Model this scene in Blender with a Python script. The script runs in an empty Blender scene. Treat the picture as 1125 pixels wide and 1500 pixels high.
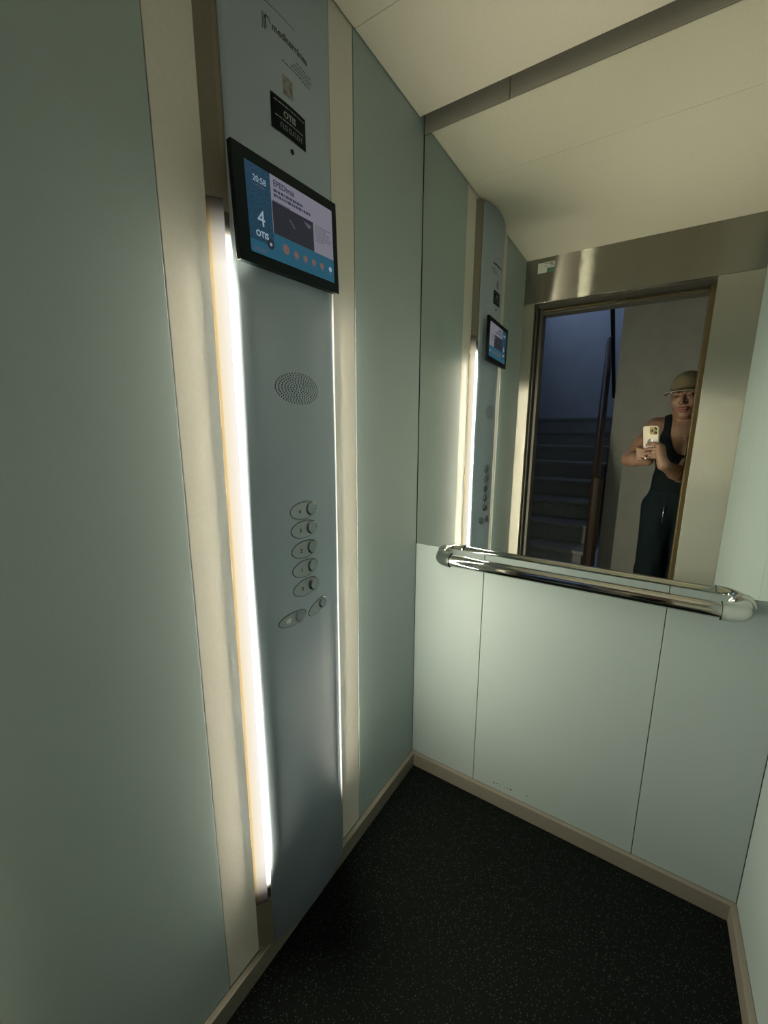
import bpy, bmesh, math, random
import numpy as np
from mathutils import Vector, Matrix
random.seed(7)
S_ = bpy.context.scene
COL = S_.collection

# ------------------------------------------------------------------ camera
# cabin axes: x from the control-panel wall, y = 0 at the mirror wall (cabin is y < 0), z up from the floor
CAM = Vector((0.6779, -1.2664, 1.3099))
YAW, PITCH, ROLL, FPX = -0.573, -0.1951, 0.004, 599.8
Fw = Vector((math.sin(YAW)*math.cos(PITCH), math.cos(YAW)*math.cos(PITCH), math.sin(PITCH)))
_r = Fw.cross(Vector((0, 0, 1))).normalized(); _u = _r.cross(Fw)
Rt = (_r*math.cos(ROLL) + _u*math.sin(ROLL)); Up = (_u*math.cos(ROLL) - _r*math.sin(ROLL))
cd = bpy.data.cameras.new('camera'); cam = bpy.data.objects.new('camera', cd); COL.objects.link(cam)
cd.sensor_fit = 'VERTICAL'; cd.sensor_height = 36.0; cd.lens = FPX/1500*36.0
cd.clip_start = 0.005; cd.clip_end = 60
M = Matrix((Rt, Up, -Fw)).transposed().to_4x4(); M.translation = CAM
cam.matrix_world = M
S_.camera = cam

# ------------------------------------------------------------------ world, exposure
w = bpy.data.worlds.new('world'); S_.world = w; w.use_nodes = True
w.node_tree.nodes['Background'].inputs[0].default_value = (0.18, 0.27, 0.45, 1)   # dusk
w.node_tree.nodes['Background'].inputs[1].default_value = 0.15
vs = S_.view_settings
vs.view_transform = 'Standard'; vs.look = 'None'; vs.gamma = 1.0; vs.use_curve_mapping = False
vs.exposure = -0.05
S_.cycles.sample_clamp_indirect = 0.0
LED_STRENGTH = 1.0        # lit plastic of the diffuser
LINE_STRENGTH = 270.0     # the row of LEDs along the cover edge
LED_COL = (1.0, 0.91, 0.70)

# ------------------------------------------------------------------ materials
def principled(name, col, rough=0.5, metal=0.0, noise=0.0, nscale=60.0, bump=0.0, bscale=250.0, aniso=0.0, tang=None,
               stretch=(1, 1, 1), emit=None, estr=0.0, coat=0.0, spec=0.5):
    m = bpy.data.materials.new(name); m.use_nodes = True
    nt = m.node_tree; b = nt.nodes['Principled BSDF']
    b.inputs['Base Color'].default_value = (*col, 1); b.inputs['Roughness'].default_value = rough
    b.inputs['Metallic'].default_value = metal; b.inputs['Specular IOR Level'].default_value = spec
    if coat: b.inputs['Coat Weight'].default_value = coat
    tc = nt.nodes.new('ShaderNodeTexCoord'); mp = nt.nodes.new('ShaderNodeMapping')
    mp.inputs['Scale'].default_value = stretch
    nt.links.new(tc.outputs['Object'], mp.inputs['Vector'])
    if noise:
        n = nt.nodes.new('ShaderNodeTexNoise'); n.inputs['Scale'].default_value = nscale; n.inputs['Detail'].default_value = 4
        nt.links.new(mp.outputs[0], n.inputs['Vector'])
        r = nt.nodes.new('ShaderNodeMapRange'); r.inputs[1].default_value = 0.3; r.inputs[2].default_value = 0.7
        r.inputs[3].default_value = 1-noise; r.inputs[4].default_value = 1+noise
        nt.links.new(n.outputs['Fac'], r.inputs[0])
        mx = nt.nodes.new('ShaderNodeMix'); mx.data_type = 'RGBA'; mx.blend_type = 'MULTIPLY'; mx.inputs[0].default_value = 1
        mx.inputs[6].default_value = (*col, 1); nt.links.new(r.outputs[0], mx.inputs[7])
        nt.links.new(mx.outputs[2], b.inputs['Base Color'])
    if bump:
        n2 = nt.nodes.new('ShaderNodeTexNoise'); n2.inputs['Scale'].default_value = bscale; n2.inputs['Detail'].default_value = 3
        nt.links.new(mp.outputs[0], n2.inputs['Vector'])
        bp = nt.nodes.new('ShaderNodeBump'); bp.inputs['Strength'].default_value = bump; bp.inputs['Distance'].default_value = 0.002
        nt.links.new(n2.outputs['Fac'], bp.inputs['Height']); nt.links.new(bp.outputs[0], b.inputs['Normal'])
    if aniso:
        b.inputs['Anisotropic'].default_value = aniso
        tg = nt.nodes.new('ShaderNodeTangent'); tg.direction_type = 'RADIAL'; tg.axis = tang or 'Z'
        nt.links.new(tg.outputs[0], b.inputs['Tangent'])
    if emit:
        b.inputs['Emission Color'].default_value = (*emit, 1); b.inputs['Emission Strength'].default_value = estr
    return m

MT = {}
MT['laminate'] = principled('pale_green_laminate', (0.306, 0.378, 0.376), 0.5, noise=0.03, nscale=300, bump=0.05, bscale=700)
MT['backing'] = principled('dark_backing', (0.03, 0.035, 0.03), 0.8)
MT['ceiling'] = principled('satin_ceiling', (0.76, 0.71, 0.60), 0.5, noise=0.03, nscale=200, bump=0.06, bscale=500)
MT['skirting'] = principled('skirting_metal', (0.26, 0.24, 0.20), 0.45, metal=0.3, noise=0.05, nscale=120, stretch=(1, 1, 8))
MT['band'] = principled('upper_band_laminate', (0.36, 0.345, 0.295), 0.55, noise=0.04, nscale=200)
MT['rubber'] = principled('black_speckled_rubber', (0.004, 0.0055, 0.005), 0.8, bump=0.12, bscale=350, spec=0.08)
# grey flecks in the rubber
nt = MT['rubber'].node_tree; b_ = nt.nodes['Principled BSDF']
vo = nt.nodes.new('ShaderNodeTexVoronoi'); vo.inputs['Scale'].default_value = 160
tc_ = nt.nodes.new('ShaderNodeTexCoord'); nt.links.new(tc_.outputs['Object'], vo.inputs['Vector'])
rp = nt.nodes.new('ShaderNodeValToRGB'); rp.color_ramp.elements[0].color = (0.045, 0.056, 0.053, 1); rp.color_ramp.elements[0].position = 0.10
rp.color_ramp.elements[1].color = (0.004, 0.0055, 0.005, 1); rp.color_ramp.elements[1].position = 0.26
nt.links.new(vo.outputs['Distance'], rp.inputs[0]); nt.links.new(rp.outputs[0], b_.inputs['Base Color'])
MT['mirror'] = principled('silvered_glass', (0.87, 0.90, 0.86), 0.0, metal=1.0)
def brushed(name, col, rough, aniso, axis, stretch):
    m = bpy.data.materials.new(name); m.use_nodes = True; nt = m.node_tree; nt.nodes.remove(nt.nodes['Principled BSDF'])
    g = nt.nodes.new('ShaderNodeBsdfAnisotropic'); g.inputs['Roughness'].default_value = rough; g.inputs['Anisotropy'].default_value = aniso
    tg = nt.nodes.new('ShaderNodeTangent'); tg.direction_type = 'RADIAL'; tg.axis = axis; nt.links.new(tg.outputs[0], g.inputs['Tangent'])
    tc = nt.nodes.new('ShaderNodeTexCoord'); mp = nt.nodes.new('ShaderNodeMapping'); mp.inputs['Scale'].default_value = stretch
    n = nt.nodes.new('ShaderNodeTexNoise'); n.inputs['Scale'].default_value = 80; nt.links.new(tc.outputs['Object'], mp.inputs[0]); nt.links.new(mp.outputs[0], n.inputs['Vector'])
    cr = nt.nodes.new('ShaderNodeValToRGB'); cr.color_ramp.elements[0].position = .3; cr.color_ramp.elements[1].position = .7
    cr.color_ramp.elements[0].color = (*[c*.94 for c in col], 1); cr.color_ramp.elements[1].color = (*[c*1.06 for c in col], 1)
    nt.links.new(n.outputs['Fac'], cr.inputs[0]); nt.links.new(cr.outputs[0], g.inputs['Color'])
    d = nt.nodes.new('ShaderNodeBsdfDiffuse'); d.inputs['Color'].default_value = (*[c*.5 for c in col], 1)
    mx = nt.nodes.new('ShaderNodeMixShader'); mx.inputs[0].default_value = 0.75
    nt.links.new(d.outputs[0], mx.inputs[1]); nt.links.new(g.outputs[0], mx.inputs[2]); nt.links.new(mx.outputs[0], nt.nodes['Material Output'].inputs[0])
    return m
MT['steel_h'] = brushed('brushed_steel_across', (0.38, 0.36, 0.31), 0.22, 0.88, 'Z', (1, 1, 30))
MT['steel_v'] = brushed('brushed_steel_upright', (0.54, 0.52, 0.46), 0.30, 0.70, 'X', (30, 1, 1))
MT['column'] = principled('satin_column_steel', (0.39, 0.47, 0.56), 0.65, metal=0.0, spec=0.15, noise=0.03, nscale=150, stretch=(1, 20, 1))  # blue tint stands in for the LED bloom over the cover
MT['plate'] = principled('satin_base_plate', (0.60, 0.575, 0.52), 0.5, metal=0.1, noise=0.03, nscale=150)
MT['chrome'] = principled('polished_chrome', (0.62, 0.63, 0.60), 0.06, metal=1.0)
MT['plastic_off'] = principled('unlit_diffuser_plastic', (0.20, 0.175, 0.13), 0.5, noise=0.06, nscale=200)
MT['black'] = principled('black_plastic', (0.007, 0.014, 0.017), 0.45, spec=0.12)
MT['dark'] = principled('dark_hole', (0.01, 0.01, 0.01), 0.9)
MT['ink'] = principled('dark_print', (0.035, 0.045, 0.045), 0.6)
MT['inkpale'] = principled('pale_print', (0.30, 0.34, 0.34), 0.6)
MT['faint'] = principled('worn_sticker', (0.19, 0.185, 0.18), 0.5, noise=0.4, nscale=90)
MT['button'] = principled('button_steel', (0.30, 0.34, 0.37), 0.25, metal=0.85)
MT['button_plate'] = principled('button_plate_steel', (0.36, 0.41, 0.45), 0.42, metal=0.35)
MT['bronze'] = principled('bronze_door_frame', (0.20, 0.15, 0.075), 0.38, metal=0.7, noise=0.06, nscale=120)
MT['darkframe'] = principled('dark_paint_and_shade', (0.09, 0.085, 0.07), 0.45, metal=0.3)
MT['alu'] = principled('aluminium_sill', (0.5, 0.5, 0.5), 0.4, metal=1.0)
MT['plaster'] = principled('landing_plaster', (0.50, 0.51, 0.47), 0.8, noise=0.06, nscale=8, bump=0.2, bscale=90)
MT['plaster_dusk'] = principled('dusk_tinted_plaster', (0.44, 0.48, 0.56), 0.8, noise=0.06, nscale=6, bump=0.2, bscale=90)  # blue of the dusk light is put into the plaster colour
MT['stone'] = principled('stair_stone', (0.30, 0.31, 0.32), 0.45, noise=0.15, nscale=60)
MT['wood'] = principled('dark_stained_wood', (0.055, 0.035, 0.025), 0.4, noise=0.2, nscale=30, stretch=(1, 1, 8))
MT['sticker_w'] = principled('white_sticker', (0.75, 0.78, 0.72), 0.5)
MT['sticker_g'] = principled('green_sticker', (0.10, 0.22, 0.16), 0.5)
MT['skin'] = principled('skin', (0.235, 0.135, 0.09), 0.5, noise=0.06, nscale=40)
MT['skin'].node_tree.nodes['Principled BSDF'].inputs['Subsurface Weight'].default_value = 0.0
MT['lip'] = principled('lips', (0.27, 0.09, 0.08), 0.4)
MT['hair'] = principled('dark_hair', (0.02, 0.013, 0.010), 0.45)
MT['eye'] = principled('eye_white', (0.26, 0.24, 0.22), 0.3)
MT['nail'] = principled('white_nail_polish', (0.75, 0.70, 0.66), 0.25)
MT['cap'] = principled('khaki_cap', (0.17, 0.145, 0.085), 0.85, noise=0.08, nscale=300, bump=0.3, bscale=900)
MT['brim'] = principled('cap_brim_edge', (0.26, 0.24, 0.18), 0.7)
MT['cloth'] = principled('black_cloth', (0.006, 0.010, 0.012), 0.85, noise=0.1, nscale=200, bump=0.3, bscale=700, spec=0.12)
MT['cloth2'] = principled('black_trouser_cloth', (0.006, 0.012, 0.015), 0.85, noise=0.1, nscale=150, bump=0.3, bscale=500, spec=0.12)
MT['shoe'] = principled('black_shoe', (0.015, 0.015, 0.015), 0.5)
MT['gold'] = principled('gold', (0.8, 0.6, 0.25), 0.2, metal=1.0)
MT['silver'] = principled('silver_metal', (0.8, 0.8, 0.8), 0.2, metal=1.0)
MT['case'] = principled('cream_phone_case', (0.62, 0.57, 0.46), 0.3)
MT['casepink'] = principled('pale_pink_phone_back', (0.66, 0.56, 0.55), 0.25)
MT['lens'] = principled('lens_glass', (0.01, 0.01, 0.012), 0.08)

# lit diffuser: brighter at the cover edge, fading at the ends of the LED strip
def led_material(name, strength, line=False):
    m = bpy.data.materials.new(name); m.use_nodes = True; nt = m.node_tree
    b = nt.nodes['Principled BSDF']; b.inputs['Base Color'].default_value = (0.035, 0.030, 0.022, 1); b.inputs['Roughness'].default_value = 0.5
    uv = nt.nodes.new('ShaderNodeTexCoord'); sp = nt.nodes.new('ShaderNodeSeparateXYZ'); nt.links.new(uv.outputs['UV'], sp.inputs[0])
    cr = nt.nodes.new('ShaderNodeValToRGB')                       # across: u = 0 at the wall, 1 at the cover
    e = cr.color_ramp.elements; e[0].position = 0.0; e[0].color = (0.72, 0.47, 0.17, 1); e[1].position = 1.0; e[1].color = (1.0, 0.97, 0.90, 1)
    k = e.new(0.13); k.color = (0.85, 0.62, 0.29, 1); k = e.new(0.20); k.color = (0.92, 0.80, 0.56, 1); k = e.new(0.6); k.color = (0.97, 0.88, 0.74, 1)
    nt.links.new(sp.outputs[0], cr.inputs[0])
    cz = nt.nodes.new('ShaderNodeValToRGB')                       # along: dies away at both ends of the strip
    e = cz.color_ramp.elements; e[0].position = 0.0; e[0].color = (0, 0, 0, 1); e[1].position = 1.0; e[1].color = (0, 0, 0, 1)
    for p, v in ((0.017, 0.06), (0.033, 0.45), (0.055, 0.85), (0.08, 1.0), (0.93, 1.0), (0.96, 0.6), (0.978, 0.2), (0.99, 0.04)):
        k = e.new(p); k.color = (v, v, v, 1)
    nt.links.new(sp.outputs[1], cz.inputs[0])
    mu = nt.nodes.new('ShaderNodeMath'); mu.operation = 'MULTIPLY'; mu.inputs[1].default_value = strength
    pw = nt.nodes.new('ShaderNodeMath'); pw.operation = 'POWER'; pw.inputs[1].default_value = 4.0 if line else 1.0
    nt.links.new(cz.outputs[0], pw.inputs[0]); nt.links.new(pw.outputs[0], mu.inputs[0])
    if line: b.inputs['Emission Color'].default_value = (*LED_COL, 1)
    else: nt.links.new(cr.outputs[0], b.inputs['Emission Color'])
    nt.links.new(mu.outputs[0], b.inputs['Emission Strength'])
    return m
MT['led'] = led_material('lit_diffuser', LED_STRENGTH); MT['line'] = led_material('led_line', LINE_STRENGTH, True)


# ------------------------------------------------------------------ helpers
def tag(o, label=None, cat=None, group=None, kind=None):
    if label: o['label'] = label
    if cat: o['category'] = cat
    if group: o['group'] = group
    if kind: o['kind'] = kind
    return o
def link(name, me, mat=None, parent=None, smooth=False):
    o = bpy.data.objects.new(name, me); COL.objects.link(o)
    if mat is not None and not me.materials: me.materials.append(MT[mat] if isinstance(mat, str) else mat)
    if parent is not None: o.parent = parent
    if smooth:
        for p in me.polygons: p.use_smooth = True
    return o
def empty(name, loc=(0, 0, 0)):
    o = bpy.data.objects.new(name, None); o.location = loc; o.empty_display_size = 0.05; COL.objects.link(o); return o
def keep(o, parent):          # parent without moving the child
    o.parent = parent; o.matrix_parent_inverse = Matrix.Translation(parent.location).inverted(); return o
def bm_box(bm, lo, hi, bev=0.0):
    x0, y0, z0 = lo; x1, y1, z1 = hi
    v = [bm.verts.new(p) for p in ((x0, y0, z0), (x1, y0, z0), (x1, y1, z0), (x0, y1, z0), (x0, y0, z1), (x1, y0, z1), (x1, y1, z1), (x0, y1, z1))]
    fs = [bm.faces.new([v[i] for i in f]) for f in ((0, 3, 2, 1), (4, 5, 6, 7), (0, 1, 5, 4), (1, 2, 6, 5), (2, 3, 7, 6), (3, 0, 4, 7))]
    if bev:
        es = list({e for f in fs for e in f.edges})
        bmesh.ops.bevel(bm, geom=es, offset=bev, segments=2, affect='EDGES', profile=0.5)
def finish(bm, name, mat, parent=None, smooth=False):
    bmesh.ops.recalc_face_normals(bm, faces=bm.faces)
    me = bpy.data.meshes.new(name); bm.to_mesh(me); bm.free()
    return link(name, me, mat, parent, smooth)
def box(name, lo, hi, mat, parent=None, bev=0.0):
    bm = bmesh.new(); bm_box(bm, lo, hi, bev); return finish(bm, name, mat, parent)
def tube_bm(bm, pts, r, n=16, cap=True):
    pts = [Vector(p) for p in pts]; rs = r if isinstance(r, (list, tuple)) else [r]*len(pts)
    rings = []; t0 = (pts[1]-pts[0]).normalized()
    a = t0.orthogonal().normalized(); b = t0.cross(a)
    for i, p in enumerate(pts):
        t = (pts[min(i+1, len(pts)-1)] - pts[max(i-1, 0)]).normalized()
        a = (a - t*a.dot(t)).normalized(); b = t.cross(a)
        rings.append([bm.verts.new(p + a*rs[i]*math.cos(2*math.pi*k/n) + b*rs[i]*math.sin(2*math.pi*k/n)) for k in range(n)])
    for i in range(len(rings)-1):
        for k in range(n):
            bm.faces.new((rings[i][k], rings[i][(k+1) % n], rings[i+1][(k+1) % n], rings[i+1][k]))
    if cap:
        bm.faces.new(rings[0][::-1]); bm.faces.new(rings[-1])
def tube(name, pts, r, mat, parent=None, n=16, cap=True):
    bm = bmesh.new(); tube_bm(bm, pts, r, n, cap)
    o = finish(bm, name, mat, parent)
    for p in o.data.polygons: p.use_smooth = len(p.vertices) == 4
    return o
def lathe_bm(bm, prof, origin, ax, n=28, su=1.0):
    # prof: (radius, height) pairs about axis ax through origin
    ax = Vector(ax).normalized(); a = ax.orthogonal().normalized(); b = ax.cross(a); o = Vector(origin); rings = []
    for (r, h) in prof:
        if r < 1e-7: rings.append([bm.verts.new(o+ax*h)])
        else: rings.append([bm.verts.new(o + ax*h + a*r*math.cos(2*math.pi*k/n) + b*r*math.sin(2*math.pi*k/n)) for k in range(n)])
    for A, B in zip(rings, rings[1:]):
        for k in range(n):
            k2 = (k+1) % n
            if len(A) == 1 and len(B) == 1: continue
            if len(A) == 1: bm.faces.new((A[0], B[k], B[k2]))
            elif len(B) == 1: bm.faces.new((A[k], B[0], A[k2]))
            else: bm.faces.new((A[k], A[k2], B[k2], B[k]))
def text_mesh(txt, size, ext=0.0002, bold=0.0, align='LEFT'):
    cu = bpy.data.curves.new('lettering', 'FONT'); cu.body = txt; cu.size = size; cu.extrude = ext; cu.align_x = align
    cu.resolution_u = 3; cu.offset = bold
    t = bpy.data.objects.new('lettering', cu); COL.objects.link(t)
    bpy.context.view_layer.update()
    me = bpy.data.meshes.new_from_object(t.evaluated_get(bpy.context.evaluated_depsgraph_get()))
    bpy.data.objects.remove(t); bpy.data.curves.remove(cu); me.name = 'lettering'; me.materials.clear()
    return me
def mapped(me, fn):
    for v in me.vertices: v.co = fn(v.co.x, v.co.y, v.co.z)
    return me

W, D, H = 1.006, 1.205, 2.2143
ZMB, ZMT, ZBB = 0.914, 2.184, 0.053
YA, YB = -0.859, -0.356          # seams on the control-panel wall
XS1, XS2 = 0.256, 0.759          # seams on the mirror wall
G = 0.0009
TOP = 2.28

# ------------------------------------------------------------------ cabin shell
floor = tag(box('floor', (-0.02, -D-0.03, -0.05), (W+0.02, 0.02, 0.0), 'rubber'), 'black speckled rubber lift floor', kind='structure')

def panel_wall(name, label, backing, panels, axis):
    root = empty(name); tag(root, label, kind='structure')
    box('backing', *backing, 'backing', root)
    for lo, hi, mat in panels: box('wall_panel', lo, hi, mat, root, bev=0.0011)
    return root
wl = panel_wall('wall_left', 'pale green laminate lift wall behind the control column', ((-0.05, -D-0.03, 0), (-0.012, 0.02, TOP)), [
    ((-0.012, YB+G, ZBB), (0, -0.0012, TOP), 'laminate'),
    ((-0.012, -D+0.001, ZBB), (0, YA-G, TOP), 'laminate'),
    ((-0.012, YA+G, ZBB), (-0.001, YB-G, TOP), 'plate')], 'x')
wb = panel_wall('wall_back', 'pale green laminate panels under the mirror', ((-0.02, 0.012, 0), (W+0.02, 0.05, TOP)), [
    ((0.0005, 0, ZBB), (XS1-G, 0.012, ZMB-0.0015), 'laminate'),
    ((XS1+G, 0, ZBB), (XS2-G, 0.012, ZMB-0.0015), 'laminate'),
    ((XS2+G, 0, ZBB), (W-0.0005, 0.012, ZMB-0.0015), 'laminate'),
    ((0.0005, 0, ZMT+0.002), (XS1-G, 0.012, TOP), 'band'),
    ((XS1+G, 0, ZMT+0.002), (XS2-G, 0.012, TOP), 'band'),
    ((XS2+G, 0, ZMT+0.002), (W-0.0005, 0.012, TOP), 'band')], 'y')
wr = panel_wall('wall_right', 'pale green laminate lift wall opposite the control column', ((W+0.012, -D-0.03, 0), (W+0.05, 0.02, TOP)), [
    ((W, YB+G, ZBB), (W+0.012, -0.0012, TOP), 'laminate'),
    ((W, YA+G, ZBB), (W+0.012, YB-G, TOP), 'laminate'),
    ((W, -D+0.001, ZBB), (W+0.012, YA-G, TOP), 'laminate')], 'x')
# chips in the laminate low on the middle back panel
bm = bmesh.new()
for i in range(6):
    x = 0.335+0.012*i+random.uniform(-.003, .003); z = 0.078+random.uniform(-.002, .004); s = random.uniform(.0012, .003)
    bm_box(bm, (x-s, -0.0004, z-s*.8), (x+s, 0.0002, z+s*.8))
bm_box(bm, (0.446, -0.0004, 0.083), (0.450, 0.0002, 0.086))
tag(finish(bm, 'chipped_spots', 'ink', wb), 'small dark chips in the laminate')

# ceiling: three panels with a shadow gap along the mirror wall
ce = tag(empty('ceiling'), 'beige metal lift ceiling in panels', kind='structure')
box('backing', (-0.05, -D-0.03, TOP), (W+0.05, 0.05, TOP+0.03), 'backing', ce)
CG = 0.032
for a, b in ((-CG, -0.3505), (-0.3515, -0.8545), (-0.8555, -D+0.001)):
    box('ceiling_panel', (0.002, b, H), (W-0.002, a, H+0.02), 'ceiling', ce, bev=0.0008)

def skirt(name, label, lo, hi, lip):
    o = tag(box(name, lo, hi, 'skirting', None, bev=0.001), label, kind='structure')
    return o
T = 0.015
skirt('baseboard_back', 'grey metal skirting under the mirror wall', (0.0, -T, 0), (W, 0.0, ZBB), 'y')
skirt('baseboard_left', 'grey metal skirting below the control column wall', (0, -D+0.001, 0), (T, -T, ZBB), 'x')
skirt('baseboard_right', 'grey metal skirting on the wall opposite the controls', (W-T, -D+0.001, 0), (W, -T, ZBB), 'x')

# front wall: steel header and returns round the doorway
XL, XR, ZD = 0.056, 0.845, 1.994
wf = tag(empty('wall_front'), 'brushed steel lift front around the doorway', kind='structure')
box('header_panel', (0.0, -D-0.028, ZD), (W, -D, TOP), 'steel_h', wf, bev=0.001)
box('return_panel', (0.0, -D-0.028, 0.0), (XL, -D, ZD-0.001), 'steel_v', wf, bev=0.001)
box('return_panel', (XR, -D-0.028, 0.0), (W, -D, ZD-0.001), 'steel_v', wf, bev=0.001)

# mirror
tag(box('wall_mirror', (0.0022, 0.0, ZMB), (W-0.0015, 0.0115, ZMT), 'mirror', None), 'wide frameless mirror above the chrome handrail', 'mirror')

# ------------------------------------------------------------------ chrome handrail
hr = tag(empty('handrail', (0.51, 0, 0.893)), 'polished chrome handrail with rounded ends under the mirror', 'handrail')
ZR, YR, RR, RE = 0.893, -0.062, 0.0195, 0.0235
def hadd(o): return keep(o, hr)
hadd(tube('rail_tube', [(0.158, YR, ZR), (0.866, YR, ZR)], RR, 'chrome', n=32, cap=False))
for x0, s in ((0.117, 1), (0.905, -1)):
    pts = [(x0, -0.001, ZR), (x0, -0.018, ZR)]
    for i in range(1, 11):
        a = math.radians(9*i); pts.append((x0 + s*0.042*(1-math.cos(a)), -0.018 + (YR+0.018)*math.sin(a), ZR))
    pts.append((x0+s*0.046, YR, ZR))
    e = hadd(tube('elbow_end', pts, RE, 'chrome', n=28, cap=False))
    bm = bmesh.new(); lathe_bm(bm, [(0, -0.002), (0.028, -0.002), (0.030, 0.001), (0.030, 0.004), (0.0235, 0.006)], (x0, -0.002, ZR), (0, -1, 0), 32)
    f = hadd(finish(bm, 'wall_flange', 'chrome', None, True))

# ------------------------------------------------------------------ control column
YC, HW, HF = -0.6085, 0.1665, 0.1360      # centre, half width on the wall, half width of the cover
XE, XP = 0.022, 0.0435                  # cover edge, cover crest
def xc(y):
    t = min(1.0, abs(y-YC)/HF); return XE + (XP-XE)*(1-t*t)
def oncol(u, v, h): return Vector((xc(u)+h, u, v))     # (y, z, height above the cover)
col = tag(empty('control_column', (0, YC, 0.055)), 'bowed steel lift control column with lit edges and round buttons', 'control panel')
ZC0, ZC1 = 0.056, 2.203
def cadd(o): return keep(o, col)
# cover: a bowed sheet 2 mm thick with closed ends
bm = bmesh.new(); NS = 28; fr = []; bk = []
for i in range(NS+1):
    y = YC - HF + 2*HF*i/NS
    fr.append([bm.verts.new((xc(y), y, z)) for z in (ZC0, ZC1)]); bk.append([bm.verts.new((xc(y)-0.0025, y, z)) for z in (ZC0, ZC1)])
for i in range(NS):
    bm.faces.new((fr[i][0], fr[i+1][0], fr[i+1][1], fr[i][1])); bm.faces.new((bk[i][1], bk[i+1][1], bk[i+1][0], bk[i][0]))
    bm.faces.new((fr[i][1], fr[i+1][1], bk[i+1][1], bk[i][1])); bm.faces.new((bk[i][0], bk[i+1][0], fr[i+1][0], fr[i][0]))
bm.faces.new((fr[0][1], bk[0][1], bk[0][0], fr[0][0])); bm.faces.new((fr[NS][0], bk[NS][0], bk[NS][1], fr[NS][1]))
cover = cadd(finish(bm, 'bowed_cover', 'column'))
for p in cover.data.polygons: p.use_smooth = abs(p.normal.z) < .5 and p.normal.x > .5
# end caps
for z in (ZC0, ZC1-0.004):
    bm = bmesh.new(); lo = []; hi = []
    ys = [YC-HW+0.001] + [YC-HF+0.002+(2*HF-0.004)*i/NS for i in range(NS+1)] + [YC+HW-0.001]
    for y in ys:
        x = 0.0005 if abs(y-YC) > HF else xc(y)-0.003
        lo.append(bm.verts.new((x, y, z+0.0005))); hi.append(bm.verts.new((x, y, z+0.0035)))
    bm.faces.new(lo); bm.faces.new(hi[::-1])
    for i in range(len(ys)): j = (i+1) % len(ys); bm.faces.new((lo[i], lo[j], hi[j], hi[i]))
    cadd(finish(bm, 'end_cap', 'column'))
# sloping side strips: unlit ends and the lit diffuser between
P0, P1, P2 = (-0.0009, HW), (0.0155, 0.1434), (XE-0.0030, HF-0.0012)     # wall foot, LED foot, cover edge
def strip(name, s, z0, z1, mat, a, c, n=4):
    bm = bmesh.new(); uvl = bm.loops.layers.uv.new('UVMap'); rows = []
    for i in range(n+1):
        t = i/n; x = a[0]+(c[0]-a[0])*t; y = YC+s*(a[1]+(c[1]-a[1])*t)
        rows.append((bm.verts.new((x, y, z0)), bm.verts.new((x, y, z1)), t))
    for i in range(n):
        p, q = rows[i], rows[i+1]
        f = bm.faces.new((p[0], q[0], q[1], p[1]) if s < 0 else (q[0], p[0], p[1], q[1]))
        for l in f.loops:
            l[uvl].uv = (p[2] if l.vert in (p[0], p[1]) else q[2], 0.0 if l.vert in (p[0], q[0]) else 1.0)
    me = bpy.data.meshes.new(name); bm.to_mesh(me); bm.free()
    return cadd(link(name, me, mat))
for s in (-1, 1):
    tag(strip('light_diffuser', s, 0.19, 1.70, 'led', P0, P1), 'glowing warm white light diffuser')
    tag(strip('led_line', s, 0.20, 1.68, 'line', P1, P2), 'bright white line of light')
    for z0, z1 in ((1.70, ZC1), (ZC0, 0.19)): strip('unlit_strip', s, z0, z1, 'plastic_off', P0, P1)
    for z0, z1 in ((1.68, ZC1), (ZC0, 0.20)): strip('unlit_strip', s, z0, z1, 'plastic_off', P1, P2)

# speaker holes: rings of drilled holes
bm = bmesh.new(); yc0, zc0 = -0.614, 1.396
for k in range(1, 9):
    n = 6*k if k > 1 else 6
    for i in range(n):
        a = 2*math.pi*i/n + 0.2*k
        y = yc0 + 0.0605*k/8*math.cos(a); z = zc0 + 0.0305*k/8*math.sin(a); r = 0.0016
        ctr = oncol(y, z, 0.00015)
        vv = [bm.verts.new(oncol(y+r*math.cos(q*math.pi/4), z+r*math.sin(q*math.pi/4), 0.00015)) for q in range(8)]
        bm.faces.new(vv)
sp = cadd(finish(bm, 'speaker_holes', 'dark')); tag(sp, 'oval field of tiny drilled speaker holes', kind='stuff')

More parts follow.
